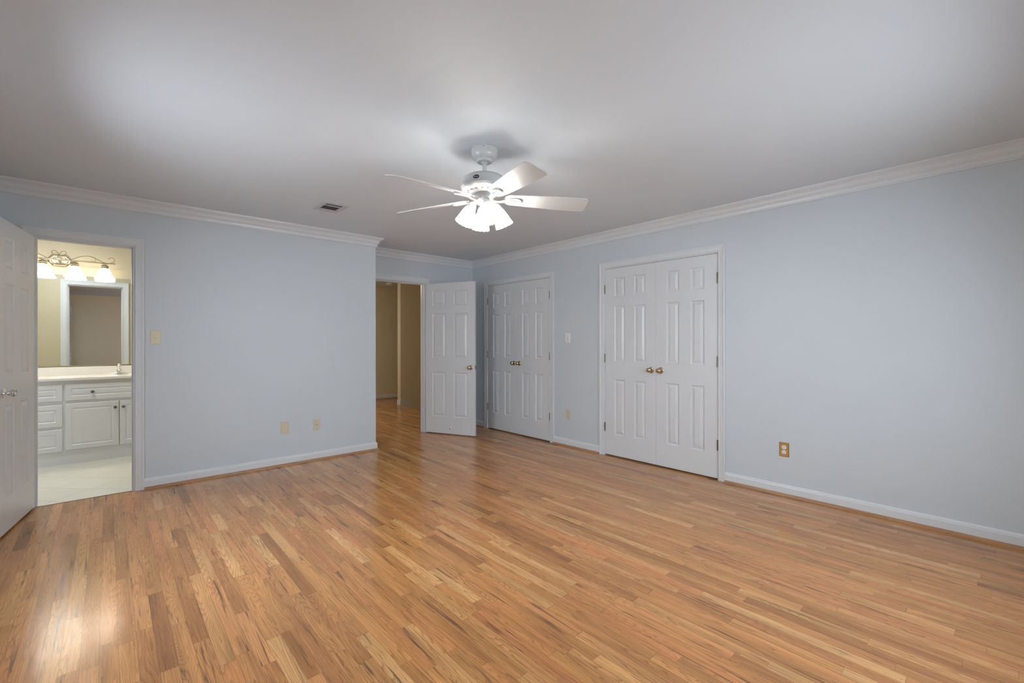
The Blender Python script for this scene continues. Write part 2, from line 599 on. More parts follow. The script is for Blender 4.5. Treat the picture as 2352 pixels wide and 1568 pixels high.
# bathroom and hall walls
wall('wall_bath_back', [(-1.42, 0.62, BTH, BTH + 0.08, 0, H)], M['cream'], 'cream bathroom wall behind the mirror')
wall('wall_bath_left', [(-1.42, -1.30, YLB, BTH, 0, H)], M['cream'], 'cream bathroom side wall, out of frame')
wall('wall_bath_right', [(0.56, 0.62, YLB, BTH, 0, H)], M['cream'], 'cream bathroom wall beside the vanity')
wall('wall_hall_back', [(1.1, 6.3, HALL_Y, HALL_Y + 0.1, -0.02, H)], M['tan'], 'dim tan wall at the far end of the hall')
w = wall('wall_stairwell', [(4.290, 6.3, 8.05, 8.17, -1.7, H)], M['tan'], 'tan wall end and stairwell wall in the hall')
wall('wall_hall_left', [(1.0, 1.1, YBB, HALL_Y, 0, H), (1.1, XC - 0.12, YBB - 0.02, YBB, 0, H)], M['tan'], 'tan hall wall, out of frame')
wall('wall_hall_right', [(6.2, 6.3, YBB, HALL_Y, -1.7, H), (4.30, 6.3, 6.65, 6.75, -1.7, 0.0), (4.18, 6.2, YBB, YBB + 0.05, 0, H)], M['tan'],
     'tan hall wall beyond the stairs, out of frame')

# ---------------------------------------------------------------- mouldings
def offset_pt(path, i, d):
    """point i of an open path, moved d to its right (the room side), mitred at corners"""
    p = Vector(path[i])
    dirs = []
    if i > 0:
        dirs.append((Vector(path[i]) - Vector(path[i - 1])).normalized())
    if i < len(path) - 1:
        dirs.append((Vector(path[i + 1]) - Vector(path[i])).normalized())
    ns = [Vector((q.y, -q.x)) for q in dirs]
    if len(ns) == 1 or (ns[0] - ns[1]).length < 1e-6:
        return p + ns[0] * d
    b_ = (ns[0] + ns[1])
    return p + b_ * (d / (1 + ns[0].dot(ns[1])))


def mould(name, path, seg_i, prof, z0, m, cap=True):
    """sweep profile (out, z) along segment seg_i of the path"""
    bm = BM()
    ends = []
    for i in (seg_i, seg_i + 1):
        ends.append([bm.verts.new((*offset_pt(path, i, d), z0 + z)) for d, z in prof])
    n = len(prof)
    for k in range(n - 1):
        bm.faces.new((ends[0][k], ends[0][k + 1], ends[1][k + 1], ends[1][k]))
    bm.faces.new((ends[0][n - 1], ends[0][0], ends[1][0], ends[1][n - 1]))
    if cap:
        bm.faces.new(ends[0])
        bm.faces.new(list(reversed(ends[1])))
    return obj(name, bm, m)


CROWN = [(0.0, -0.102), (0.012, -0.102), (0.015, -0.096), (0.013, -0.088), (0.016, -0.074), (0.021, -0.066), (0.026, -0.064), (0.026, -0.058),
         (0.031, -0.055), (0.031, -0.050), (0.034, -0.040), (0.041, -0.030), (0.051, -0.022), (0.060, -0.018), (0.061, -0.013), (0.070, -0.011), (0.072, 0.0), (0.0, 0.0)]
cpath = [(XS, YF0), (XS, YL), (XC, YL), (XC, YB), (XR, YB), (XR, YF0), (XS, YF0)]
clabels = ['white crown moulding above the wall beside the camera', 'white crown moulding above the left wall and bathroom door',
           'short return of white crown moulding at the outside corner', 'white crown moulding above the hall doorway',
           'long white crown moulding above the closets on the right', 'white crown moulding on the wall behind the camera']
for i in range(6):
    pth = cpath
    o = mould('trim_%d' % (i + 1), pth, i, CROWN, H, M['trim'])
    struct(o, clabels[i], 'crown moulding')

BASE = [(0.0, 0.0), (0.014, 0.0), (0.014, 0.066), (0.011, 0.074), (0.011, 0.078), (0.006, 0.086), (0.0, 0.088)]
SHOE = [(0.014, 0.0), (0.032, 0.0)] + [(0.014 + 0.018 * math.cos(a), 0.019 * math.sin(a)) for a in (0.35, 0.7, 1.05, 1.4)] + [(0.014, 0.019)]
CW, RV = 0.060, 0.006
CO = CW + RV
paths = [
    ('baseboard_left', [(BX1 + CO, YL), (XC, YL), (XC, YB)], 2, 'white baseboard along the left wall to the corner'),
    ('baseboard_back', [(HX1 + CO + 0.02, YB), (XR, YB), (XR, C1[1] + CO)], 2, 'white baseboard in the corner behind the open hall door'),
    ('baseboard_right', [(XR, C1[0] - CO), (XR, C2[1] + CO)], 1, 'white baseboard between the two closets'),
    ('baseboard_right', [(XR, C2[0] - CO), (XR, YF0), (XS, YF0), (XS, YL)], 3, 'long white baseboard from the near closet to the right edge'),
]
tn = 7
for nm, pth, nseg, lab in paths:
    for i in range(nseg):
        o = mould(nm, pth, i, BASE, 0.0, M['trim'])
        struct(o, lab if i == 0 else lab + ', next length round the corner', 'baseboard')
        o = mould('trim_%d' % tn, pth, i, SHOE, 0.0, M['shoe'])
        struct(o, 'stained oak shoe strip at the foot of the ' + lab, 'shoe moulding')
        tn += 1
# hall baseboards
for nm, pth, lab in (('baseboard_hall', [(1.1, HALL_Y), (6.2, HALL_Y)], 'white baseboard at the far end of the hall'),):
    struct(mould(nm, pth, 0, BASE, 0.0, M['trim']), lab, 'baseboard')
    struct(mould('trim_%d' % tn, pth, 0, SHOE, 0.0, M['shoe']), 'oak shoe strip along the far hall baseboard', 'shoe moulding')
    tn += 1
# the baseboard round the wall end, running into the sloping stair skirt
bm = BM()
box(bm, 4.276, 4.290, 8.036, 8.17, 0.0, 0.088)
box(bm, 4.290, 4.375, 8.036, 8.05, -0.02, 0.104)
vs = []
for yy_ in (8.036, 8.05):
    vs.append([bm.verts.new((px_, yy_, pz_)) for px_, pz_ in ((4.375, 0.104), (4.385, 0.104), (5.70, -1.02), (5.70, -1.20), (4.385, -0.04), (4.375, -0.02))])
bm.faces.new(vs[0])
bm.faces.new(list(reversed(vs[1])))
for k in range(6):
    j = (k + 1) % 6
    bm.faces.new((vs[0][k], vs[1][k], vs[1][j], vs[0][j]))
struct(obj('baseboard_stairwell', bm, M['trim']), 'white baseboard turning into the sloping stair skirt', 'baseboard')

# stairs going down
st = thing('staircase', 'oak stairs going down behind the tan wall end in the hall', 'stairs', (4.30, 6.75, 0))
st['kind'] = 'structure'
for k in range(7):
    bm = BM()
    box(bm, 0.0 + k * 0.245, 0.285 + k * 0.245, 0.004, 1.28, -0.215 - 0.185 * k, -0.19 - 0.185 * k)
    obj('tread', bm, M['floor'], st)
    bm = BM()
    box(bm, 0.0 + k * 0.245, 0.018 + k * 0.245, 0.004, 1.28, -0.19 - 0.185 * k, -0.022 - 0.185 * k)
    obj('riser', bm, M['trim'], st)

# casings: ogee-like profile (across, thickness)
CPROF = [(0.0, 0.0), (0.0, 0.009), (0.006, 0.012), (0.012, 0.010), (0.020, 0.011), (0.040, 0.013), (0.048, 0.017), (0.060, 0.017), (0.060, 0.0)]


def casing(name, a0, a1, top, origin, along, out, label, cw=CW, bottom=0.0, left=True, right=True, sill=None):
    """frame round an opening from a0 to a1 along 'along' in the wall plane, standing out along 'out'"""
    along, out = Vector(along), Vector(out)
    org = Vector(origin)
    bm = BM()
    k_ = cw / 0.060

    def P(a, z, t):
        return org + along * a + Vector((0, 0, z)) + out * t
    a0 -= RV
    a1 += RV
    top_ = top + RV
    pts = []
    # corner stations: bottom-left, top-left, top-right, bottom-right
    st_ = []
    if left:
        st_.append([bm.verts.new(P(a0 - w_ * k_, bottom, t_)) for w_, t_ in CPROF])
    st_.append([bm.verts.new(P(a0 - w_ * k_, top_ + w_ * k_, t_)) for w_, t_ in CPROF])
    st_.append([bm.verts.new(P(a1 + w_ * k_, top_ + w_ * k_, t_)) for w_, t_ in CPROF])
    if right:
        st_.append([bm.verts.new(P(a1 + w_ * k_, bottom, t_)) for w_, t_ in CPROF])
    n = len(CPROF)
    for s0, s1 in zip(st_, st_[1:]):
        for q in range(n - 1):
            bm.faces.new((s0[q], s0[q + 1], s1[q + 1], s1[q]))
        bm.faces.new((s0[n - 1], s0[0], s1[0], s1[n - 1]))
    bm.faces.new(st_[0])
    bm.faces.new(list(reversed(st_[-1])))
    return struct(obj(name, bm, M['trim']), label, 'door casing')


def jamb(name, a0, a1, top, origin, along, depth_dir, depth, label, stop_at):
    along, dd = Vector(along), Vector(depth_dir)
    org = Vector(origin)
    bm = BM()

    def bx(aa, ab, za, zb, ta, tb):
        vs_ = box(bm, aa, ab, ta, tb, za, zb)
        for v_ in vs_:
            c_ = v_.co.copy()
            v_.co = org + along * c_.x + dd * c_.y + Vector((0, 0, c_.z))
    e = 0.0015
    bx(a0 - e, a0 + 0.003, 0, top - 0.003, -0.0005, depth + 0.0005)
    bx(a1 - 0.003, a1 + e, 0, top - 0.003, -0.0005, depth + 0.0005)
    bx(a0 - e, a1 + e, top - 0.003, top + e, -0.0005, depth + 0.0005)
    s0, s1 = stop_at
    bx(a0 + 0.003, a0 + 0.013, 0, top - 0.013, s0, s1)
    bx(a1 - 0.013, a1 - 0.003, 0, top - 0.013, s0, s1)
    bx(a0 + 0.003, a1 - 0.003, top - 0.013, top - 0.003, s0, s1)
    return struct(obj(name, bm, M['trim']), label, 'door jamb')


o = casing('trim_30', BX0, BX1, DOOR_H, (0, YL, 0), (1, 0, 0), (0, -1, 0), 'white casing round the bathroom doorway')
casing('trim_31', BX0, BX1, DOOR_H, (0, YLB, 0), (1, 0, 0), (0, 1, 0), 'white casing on the bathroom side, seen in the mirror', cw=0.064)
bj = jamb('trim_32', BX0, BX1, DOOR_H, (0, YL, 0), (1, 0, 0), (0, 1, 0), TH, 'white door jamb of the bathroom doorway', (0.04, 0.075))
casing('trim_33', HX0, HX1, DOOR_H, (0, YB, 0), (1, 0, 0), (0, -1, 0), 'white casing round the hall doorway', cw=0.072)
jamb('trim_34', HX0, HX1, DOOR_H, (0, YB, 0), (1, 0, 0), (0, 1, 0), TB, 'white door jamb of the hall doorway', (0.04, 0.07))
casing('trim_35', C1[0], C1[1], DOOR_H, (XR, 0, 0), (0, 1, 0), (-1, 0, 0), 'white casing round the far closet')
jamb('trim_36', C1[0], C1[1], DOOR_H, (XR, 0, 0), (0, 1, 0), (1, 0, 0), TH, 'white jamb of the far closet', (0.045, 0.08))
casing('trim_37', C2[0], C2[1], DOOR_H, (XR, 0, 0), (0, 1, 0), (-1, 0, 0), 'white casing round the near closet')
jamb('trim_38', C2[0], C2[1], DOOR_H, (XR, 0, 0), (0, 1, 0), (1, 0, 0), TH, 'white jamb of the near closet', (0.045, 0.08))
# strike plate on the bathroom jamb
bm = BM()
box(bm, 0.1595, 0.1605, YL + 0.004, YL + 0.034, 0.885, 0.945)
obj('strike_plate', bm, M['steel'], bj, bevel=0.0003)
bm = BM()
box(bm, 0.1588, 0.1600, YL + 0.012, YL + 0.026, 0.905, 0.925)
obj('strike_hole', bm, M['dark'], bj)
# grey marble threshold edge between tile and oak
bm = BM()
box(bm, BX0, BX1, YL + 0.006, YL + 0.016, -0.01, 0.002)
struct(obj('trim_39', bm, M['hinge']), 'thin dark joint between oak floor and bathroom tile', 'threshold')

# ---------------------------------------------------------------- six panel doors
ROWS = [(0.237, 0.832), (1.025, 1.620), (1.725, 1.925)]


def door_leaf(W_, cols, thick=0.035, z0=0.014, z1=2.030):
    """leaf in the local x-z plane, hinge edge at x=0, faces at y=0 and y=-thick; moulded panels on both faces"""
    bm = BM()
    xs = sorted({0.0, W_, *[c for p in cols for c in p]})
    zs = sorted({z0, z1, *[c for p in ROWS for c in p]})
    rings = [(0.0, 0.0), (0.004, 0.006), (0.010, 0.0085), (0.016, 0.0085), (0.040, 0.0020)]
    for face, sgn in ((0.0, -1), (-thick, 1)):
        for xa, xb in zip(xs, xs[1:]):
            for za, zb in zip(zs, zs[1:]):
                ispanel = (xa, xb) in cols and (za, zb) in ROWS
                if not ispanel:
                    bm.faces.new([bm.verts.new((x_, face, z_)) for x_, z_ in ((xa, za), (xb, za), (xb, zb), (xa, zb))])
                else:
                    prev = None
                    for ins, dep in rings:
                        r_ = [bm.verts.new((x_, face + sgn * dep, z_)) for x_, z_ in
                              ((xa + ins, za + ins), (xb - ins, za + ins), (xb - ins, zb - ins), (xa + ins, zb - ins))]
                        if prev:
                            for k in range(4):
                                j = (k + 1) % 4
                                bm.faces.new((prev[k], prev[j], r_[j], r_[k]))
                        prev = r_
                    bm.faces.new(prev)
    for a, b_ in (((0, z0), (W_, z0)), ((W_, z0), (W_, z1)), ((W_, z1), (0, z1)), ((0, z1), (0, z0))):
        bm.faces.new([bm.verts.new(p) for p in ((a[0], 0, a[1]), (b_[0], 0, b_[1]), (b_[0], -thick, b_[1]), (a[0], -thick, a[1]))])
    bmesh.ops.remove_doubles(bm, verts=bm.verts, dist=1e-5)
    return bm


def ball_knob(parent, x, z, side, m, thick=0.035, big=1.0, label=None):
    """round knob on a rosette; side=+1 stands out from the y=0 face, -1 from the back face"""
    y0 = 0.0 if side > 0 else -thick
    mt = Matrix.Translation((x, y0, z)) @ Matrix.Rotation(-side * PI / 2, 4, 'X')
    b = big
    bm = BM()
    lathe(bm, [(0.011 * b, 0.006), (0.010 * b, 0.022 * b), (0.014 * b, 0.030 * b), (0.023 * b, 0.036 * b), (0.0268 * b, 0.046 * b), (0.025 * b, 0.054 * b),
               (0.018 * b, 0.060 * b), (0.010 * b, 0.062 * b), (0.009 * b, 0.0605 * b), (0.001, 0.061 * b)], 28, mt)
    k = obj('knob', bm, m, parent, smooth=True)
    bm = BM()
    lathe(bm, [(0.032 * b, 0.0), (0.0325 * b, 0.003), (0.030 * b, 0.006), (0.020 * b, 0.009), (0.012 * b, 0.010)], 28, mt)
    obj('rosette', bm, m, k, smooth=True)
    return k


def hinge_on(parent, x, y, zc, m, h=0.089):
    bm = BM()
    lathe(bm, [(0.0055, zc - h / 2), (0.0055, zc + h / 2)], 10, Matrix.Translation((x, y, 0)))
    for q in range(1, 5):
        zz = zc - h / 2 + h * q / 5
        lathe(bm, [(0.0062, zz - 0.0012), (0.0062, zz + 0.0012)], 10, Matrix.Translation((x, y, 0)))
    lathe(bm, [(0.003, zc - h / 2 - 0.006), (0.0045, zc - h / 2)], 8, Matrix.Translation((x, y, 0)))
    lathe(bm, [(0.0045, zc + h / 2), (0.003, zc + h / 2 + 0.006)], 8, Matrix.Translation((x, y, 0)))
    return obj('hinge', bm, m, parent, smooth=True)


def door(n, label, W_, cols, origin, angle, m=None, parent_z=0):
    o = obj('door_%d' % n, door_leaf(W_, cols), M['door'])
    o.location = origin
    o.rotation_euler = (0, 0, angle)
    return struct(o, label, 'door')


# bathroom door: leaf runs from the hinge towards the camera; its +y local face looks to +x
# local x axis -> direction (-0.15,-0.9887); local +y -> (0.9887,-0.15)
ang = math.atan2(-0.9887, -0.150)
d1 = door(1, 'open white six-panel bathroom door at the left edge with a chrome knob', 0.66, [(0.108, 0.268), (0.392, 0.552)], (-0.407, 4.872, 0), ang)
# tulip-shaped chrome knob
for side in (1, -1):
    y0 = 0.0 if side > 0 else -0.035
    mt = Matrix.Translation((0.600, y0, 0.915)) @ Matrix.Rotation(-side * PI / 2, 4, 'X')
    bm = BM()
    lathe(bm, [(0.012, 0.008), (0.0105, 0.022), (0.012, 0.027), (0.019, 0.036), (0.0245, 0.046), (0.026, 0.052), (0.0235, 0.059), (0.021, 0.060), (0.020, 0.057), (0.011, 0.056), (0.001, 0.058)] if side > 0
          else [(0.012, 0.008), (0.0105, 0.020), (0.020, 0.030), (0.026, 0.036), (0.020, 0.042), (0.001, 0.043)], 28, mt)
    k = obj('knob', bm, M['chrome'], d1, smooth=True)
    k['label'] = 'chrome tulip knob'
    bm = BM()
    lathe(bm, [(0.033, 0.0), (0.0335, 0.004), (0.030, 0.006), (0.029, 0.009), (0.016, 0.012), (0.012, 0.013)], 28, mt)
    obj('rosette', bm, M['chrome'], k, smooth=True)
for zc in (0.28, 1.05, 1.81):
    bm = BM()
    box(bm, -0.0016, 0.0002, -0.033, -0.002, zc - 0.045, zc + 0.045)
    for sz_, sy_ in ((-0.028, -0.012), (0.0, -0.022), (0.028, -0.012)):
        lathe(bm, [(0.0035, 0.0), (0.003, 0.0006)], 8, Matrix.Translation((-0.0016, sy_, zc + sz_)) @ Matrix.Rotation(-PI / 2, 4, 'Y'))
    obj('hinge_leaf', bm, M['steel'], d1)

# hall door: direction (0.4190,-0.9078); local +y = left normal (0.9078,0.419) -> thickness must lie on that side,
# so build the leaf with its y=0 face towards +left normal and push it out by the thickness
ang = math.atan2(-0.9078, 0.4190)
nrm = Vector((0.9078, 0.4190, 0))
d2 = door(2, 'open white six-panel hall door with a brass knob, standing before the corner', 0.757,
          [(0.108, 0.316), (0.441, 0.649)], Vector((3.232, 5.352, 0)) + nrm * 0.035, ang)
k = ball_knob(d2, 0.694, 0.905, -1, M['brass'])
k['label'] = 'brass ball knob'
k = ball_knob(d2, 0.694, 0.905, 1, M['brass'])
k['label'] = 'brass ball knob on the far face'
bm = BM()
box(bm, 0.757, 0.7586, -0.030, -0.005, 0.875, 0.935)
lt = obj('latch_plate', bm, M['brass'], d2)
bm = BM()
box(bm, 0.7586, 0.768, -0.024, -0.011, 0.896, 0.914)
obj('latch_bolt', bm, M['brass'], lt, bevel=0.002)
bm = BM()
lathe(bm, [(0.014, 0.0), (0.0135, 0.004), (0.009, 0.006), (0.0085, 0.012), (0.005, 0.013)], 20, Matrix.Translation((0.389, -0.035, 0.085)) @ Matrix.Rotation(PI / 2, 4, 'X'))
o = obj('door_bumper', bm, M['chrome'], d2, smooth=True)
o['label'] = 'small round metal bumper low on the door'
bm = BM()
lathe(bm, [(0.0055, 0.0), (0.004, 0.002)], 12, Matrix.Translation((0.389, -0.048, 0.085)) @ Matrix.Rotation(PI / 2, 4, 'X'))
obj('bumper_tip', bm, M['dark'], d2)

# closet doors (leaves flush with the wall; local +y face must look to -x)
dn = 3
for (ya, yb), nm, hz in ((C1, 'far closet', (0.316, 1.06, 1.82)), (C2, 'near closet', (0.312, 1.06, 1.812))):
    mid = (ya + yb) / 2
    wl = (yb - mid) - 0.0045
    cols = [(0.120, 0.250), (0.364, 0.494)]
    # leaf hinged at the far side (larger y), running towards the camera
    dl = door(dn, 'left leaf of the %s, closed, white six-panel with brass knob' % nm, wl, cols, (XR + 0.035 + 0.001, yb - 0.004, 0), -PI / 2)
    # local x -> -y world, local +y -> +x world: visible face is the back (y=-thick) one
    k = ball_knob(dl, wl - 0.052, 0.955, -1, M['brass'], big=0.95)
    k['label'] = 'brass ball knob'
    for zc in hz:
        hinge_on(dl, -0.002, -0.041, zc, M['hinge'])
    # leaf hinged at the near side, running away from the camera; mirrored so its y=0 face looks to -x
    dr = door(dn + 1, 'right leaf of the %s, closed, white six-panel with brass knob' % nm, wl, cols, (XR + 0.001, ya + 0.004, 0), PI / 2)
    k = ball_knob(dr, wl - 0.052, 0.955, 1, M['brass'], big=0.95)
    k['label'] = 'brass ball knob'
    for zc in hz:
        hinge_on(dr, -0.002, 0.006, zc, M['hinge'])
    dn += 2

# ---------------------------------------------------------------- wall plates
def plate_thing(name, label, cat, origin, rotz, kind, m, sz=(0.072, 0.116), group=None, mface=None):
    """plate in the local x-z plane, facing local -y"""
    t = thing(name, label, cat, origin, rotz, group)
    w_, h_ = sz
    bm = BM()
    prev = None
    for ins, dep in ((0.0, 0.0), (0.0, 0.0015), (0.005, 0.0048)):
        r_ = [bm.verts.new((x_, -dep, z_)) for x_, z_ in ((-w_ / 2 + ins, -h_ / 2 + ins), (w_ / 2 - ins, -h_ / 2 + ins), (w_ / 2 - ins, h_ / 2 - ins), (-w_ / 2 + ins, h_ / 2 - ins))]
        if prev:
            for k in range(4):
                j = (k + 1) % 4
                bm.faces.new((prev[k], prev[j], r_[j], r_[k]))
        prev = r_
    bm.faces.new(prev)
    obj('cover_plate', bm, m, t)
    f = -0.0048

    def disc(r, z, y0, y1, nm, mm, x=0.0, flat=None, par=t):
        bm = BM()
        mt = Matrix.Translation((x, 0, z)) @ Matrix.Rotation(PI / 2, 4, 'X')
        rings = lathe(bm, [(r, -y0), (r * 0.96, -y1)], 24, mt)
        if flat:
            for v_ in bm.verts:
                v_.co.z = z + max(-flat, min(flat, v_.co.z - z))
        return obj(nm, bm, mm, par)

    def slot(x0, x1, z0, z1, y0, y1, nm, mm, par=t):
        bm = BM()
        box(bm, x0, x1, y1, y0, z0, z1)
        return obj(nm, bm, mm, par)
    if kind == 'outlet':
        for zc in (0.0195, -0.0195):
            r = disc(0.0172, zc, f, f - 0.002, 'receptacle', mface or m, flat=0.0142)
            slot(-0.0078, -0.0050, zc - 0.001, zc + 0.008, f - 0.001, f - 0.0024, 'slot', M['dark'], r)
            slot(0.0050, 0.0076, zc - 0.000, zc + 0.007, f - 0.001, f - 0.0024, 'slot', M['dark'], r)
            disc(0.0028, zc - 0.0080, f - 0.001, f - 0.0024, 'slot', M['dark'], par=r)
        disc(0.0034, 0.0, f, f - 0.0012, 'screw', mface or m)
    elif kind == 'switch':
        slot(-0.0055, 0.0055, -0.0125, 0.0125, f, f - 0.0006, 'toggle_slot', M['steel'])
        bm = BM()
        box(bm, -0.004, 0.004, -0.013, 0.0, -0.004, 0.004, Matrix.Translation((0, f, 0.001)) @ Matrix.Rotation(-0.5, 4, 'X'))
        obj('toggle', bm, m, t)
        for zc in (0.030, -0.030):
            disc(0.0036, zc, f, f - 0.0012, 'screw', mface or M['hinge'])
    elif kind == 'slider':
        slot(-0.0065, 0.0065, -0.014, 0.014, f, f - 0.0006, 'toggle_slot', M['steel'])
        bm = BM()
        box(bm, -0.0045, 0.0045, -0.012, 0.0, -0.005, 0.005, Matrix.Translation((0, f, -0.002)) @ Matrix.Rotation(0.5, 4, 'X'))
        obj('toggle', bm, m, t)
        for zc in (0.033, -0.033):
            disc(0.0065, zc, f, f - 0.0012, 'screw', m)
    elif kind == 'jack':
        r = disc(0.0075, 0.0, f, f - 0.002, 'jack_ring', m)
        disc(0.0045, 0.0, f - 0.002, f - 0.003, 'jack_hole', M['dark'], par=r)
        for zc in (0.042, -0.042):
            disc(0.0032, zc, f, f - 0.0012, 'screw', M['hinge'])
    return t


plate_thing('light_switch', 'ivory light switch on the left wall beside the bathroom doorway', 'light switch', (0.305, YL, 1.282), 0, 'slider', M['ivory'])
plate_thing('power_outlet', 'beige power outlet low on the left wall', 'outlet', (1.325, YL, 0.378), 0, 'outlet', M['ivory2'], (0.078, 0.125), mface=M['ivory'])
plate_thing('cable_jack', 'beige cable jack plate right of the outlet on the left wall', 'wall plate', (1.637, YL, 0.370), 0, 'jack', M['ivory2'])
plate_thing('light_switch', 'white light switch on the right wall between the two closets', 'light switch', (XR, 3.517, 1.282), -PI / 2, 'switch', M['white'])
plate_thing('power_outlet', 'beige power outlet below the white switch between the closets', 'outlet', (XR, 3.512, 0.384), -PI / 2, 'outlet', M['ivory2'], (0.076, 0.118))
plate_thing('power_outlet', 'brass-plated power outlet with white sockets right of the near closet', 'outlet', (XR, 1.225, 0.368), -PI / 2, 'outlet', M['brassplate'], (0.070, 0.114), mface=M['white'])

# ---------------------------------------------------------------- ceiling vent
t = thing('ceiling_vent', 'white metal air vent with dark louvres in the ceiling left of the fan', 'vent', (1.4655, 4.027, H))
bm = BM()
x0_, x1_, y0_, y1_ = -0.104, 0.104, -0.142, 0.142
for a in ((x0_, x1_, y0_, -0.105), (x0_, x1_, 0.065, y1_), (x0_, -0.068, -0.105, 0.065), (0.068, x1_, -0.105, 0.065), (-0.068, 0.068, -0.060, -0.045)):
    box(bm, a[0], a[1], a[2], a[3], -0.006, -0.0002)
obj('frame', bm, M['vent'], t, bevel=0.002)
bm = BM()
box(bm, -0.068, 0.068, -0.105, 0.065, -0.0018, -0.0004)
obj('duct_opening', bm, M['dark_vent'], t)
for k in range(2):
    bm = BM()
    box(bm, -0.068, 0.068, -0.0006, 0.0006, -0.0020, 0.0020, Matrix.Translation((0, -0.091 + 0.016 * k, -0.0042)) @ Matrix.Rotation(-0.5, 4, 'X'))
    obj('louvre', bm, M['louvre'], t)
for k in range(9):
    bm = BM()
    box(bm, -0.0006, 0.0006, -0.045, 0.065, -0.0020, 0.0020, Matrix.Translation((-0.058 + 0.0145 * k, 0, -0.0042)) @ Matrix.Rotation(0.45, 4, 'Y'))
    obj('louvre', bm, M['louvre'], t)
bm = BM()
box(bm, -0.022, -0.018, 0.118, 0.140, -0.022, -0.006)
obj('lever', bm, M['vent'], t)

# smoke detector
t = thing('smoke_detector', 'small round white smoke detector on the hall ceiling', 'smoke detector', (4.277, 8.477, H))
bm = BM()
lathe(bm, [(0.062, 0.0), (0.062, -0.012), (0.054, -0.030), (0.030, -0.036), (0.001, -0.037)], 28)
obj('body', bm, M['white'], t, smooth=True)
for a in (-1.9, -1.3, -2.5, -0.7):
    bm = BM()
    box(bm, -0.012, 0.012, -0.001, 0.002, -0.005, 0.005, Matrix.Translation((0.0575 * math.cos(a), 0.0575 * math.sin(a), -0.021)) @ Matrix.Rotation(a + PI / 2, 4, 'Z') @ Matrix.Rotation(0.4, 4, 'X'))
    obj('air_slot', bm, M['dark'], t)

# ---------------------------------------------------------------- ceiling fan
FX, FY = 1.738, 2.184
fan = thing('ceiling_fan', 'white five-blade ceiling fan with four lit glass shades', 'ceiling fan', (FX, FY, H), math.radians(YAW - 90))
# local axes: x = right in the view, y = away from the camera; z measured from the ceiling
bm = BM()
lathe(bm, [(0.078, 0.0), (0.081, -0.003), (0.081, -0.022), (0.079, -0.026), (0.079, -0.036), (0.074, -0.052), (0.062, -0.064), (0.052, -0.070), (0.049, -0.078), (0.044, -0.082), (0.020, -0.082)], 40)
can = obj('canopy', bm, M['fan'], fan, smooth=True)
bm = BM()
lathe(bm, [(0.003, 0.0), (0.0025, 0.002)], 10, Matrix.Translation((0.0, -0.081, -0.012)) @ Matrix.Rotation(PI / 2, 4, 'X'))
obj('screw', bm, M['nickel'], can)
bm = BM()
lathe(bm, [(0.021, -0.074), (0.021, -0.088), (0.0125, -0.092), (0.0125, -0.136), (0.0155, -0.138), (0.0155, -0.161)], 24)
obj('downrod', bm, M['fan'], fan, smooth=True)
bm = BM()
prof = [(0.016, -0.157), (0.050, -0.160), (0.085, -0.165), (0.112, -0.174), (0.130, -0.186), (0.140, -0.203), (0.145, -0.221), (0.147, -0.238), (0.1475, -0.242), (0.145, -0.246),
        (0.143, -0.252), (0.133, -0.261), (0.112, -0.268), (0.080, -0.274), (0.060, -0.276), (0.054, -0.274)]
lathe(bm, prof, 64)
mot = obj('motor_housing', bm, M['fan'], fan, smooth=True)
for k in range(18):
    a = 2 * PI * k / 18 + 0.1
    bm = BM()
    lathe(bm, [(0.0108, 0.0), (0.0104, 0.0022)], 12, Matrix.Rotation(a, 4, 'Z') @ Matrix.Translation((0.100, 0, -0.2700)) @ Matrix.Rotation(PI + 0.24, 4, 'Y') @ Matrix.Diagonal((1.25, 0.62, 1, 1)))
    obj('cooling_slot', bm, M['bronze'], mot)
# badge on the front of the housing, turned a little to the left
ba = math.radians(-106)
mt = Matrix.Rotation(ba, 4, 'Z') @ Matrix.Translation((0.1415, 0, -0.219)) @ Matrix.Rotation(PI / 2 - 0.22, 4, 'Y') @ Matrix.Rotation(PI / 2, 4, 'Z')
bm = BM()
lathe(bm, [(0.0205, 0.0), (0.0205, 0.003), (0.019, 0.004)], 28, mt @ Matrix.Diagonal((1.12, 0.74, 1, 1)))
bd = obj('badge', bm, M['white'], fan, smooth=True)
bd['label'] = 'small oval maker badge with light script on dark ground'
bm = BM()
lathe(bm, [(0.0182, 0.004), (0.0182, 0.0046)], 28, mt @ Matrix.Diagonal((1.12, 0.72, 1, 1)))
obj('badge_ground', bm, M['dark'], bd)
bm = BM()
scr = [(-0.014, -0.003), (-0.011, 0.004), (-0.010, -0.004), (-0.007, 0.004), (-0.006, -0.003), (-0.003, 0.001), (-0.002, -0.003), (0.001, 0.001), (0.002, -0.003), (0.005, 0.004), (0.006, -0.003), (0.009, 0.001), (0.010, -0.002), (0.014, 0.001)]
tube(bm, [mt @ Vector((x_, y_, 0.0052)) for x_, y_ in scr], 0.0008, 6)
obj('badge_script', bm, M['white'], bd)
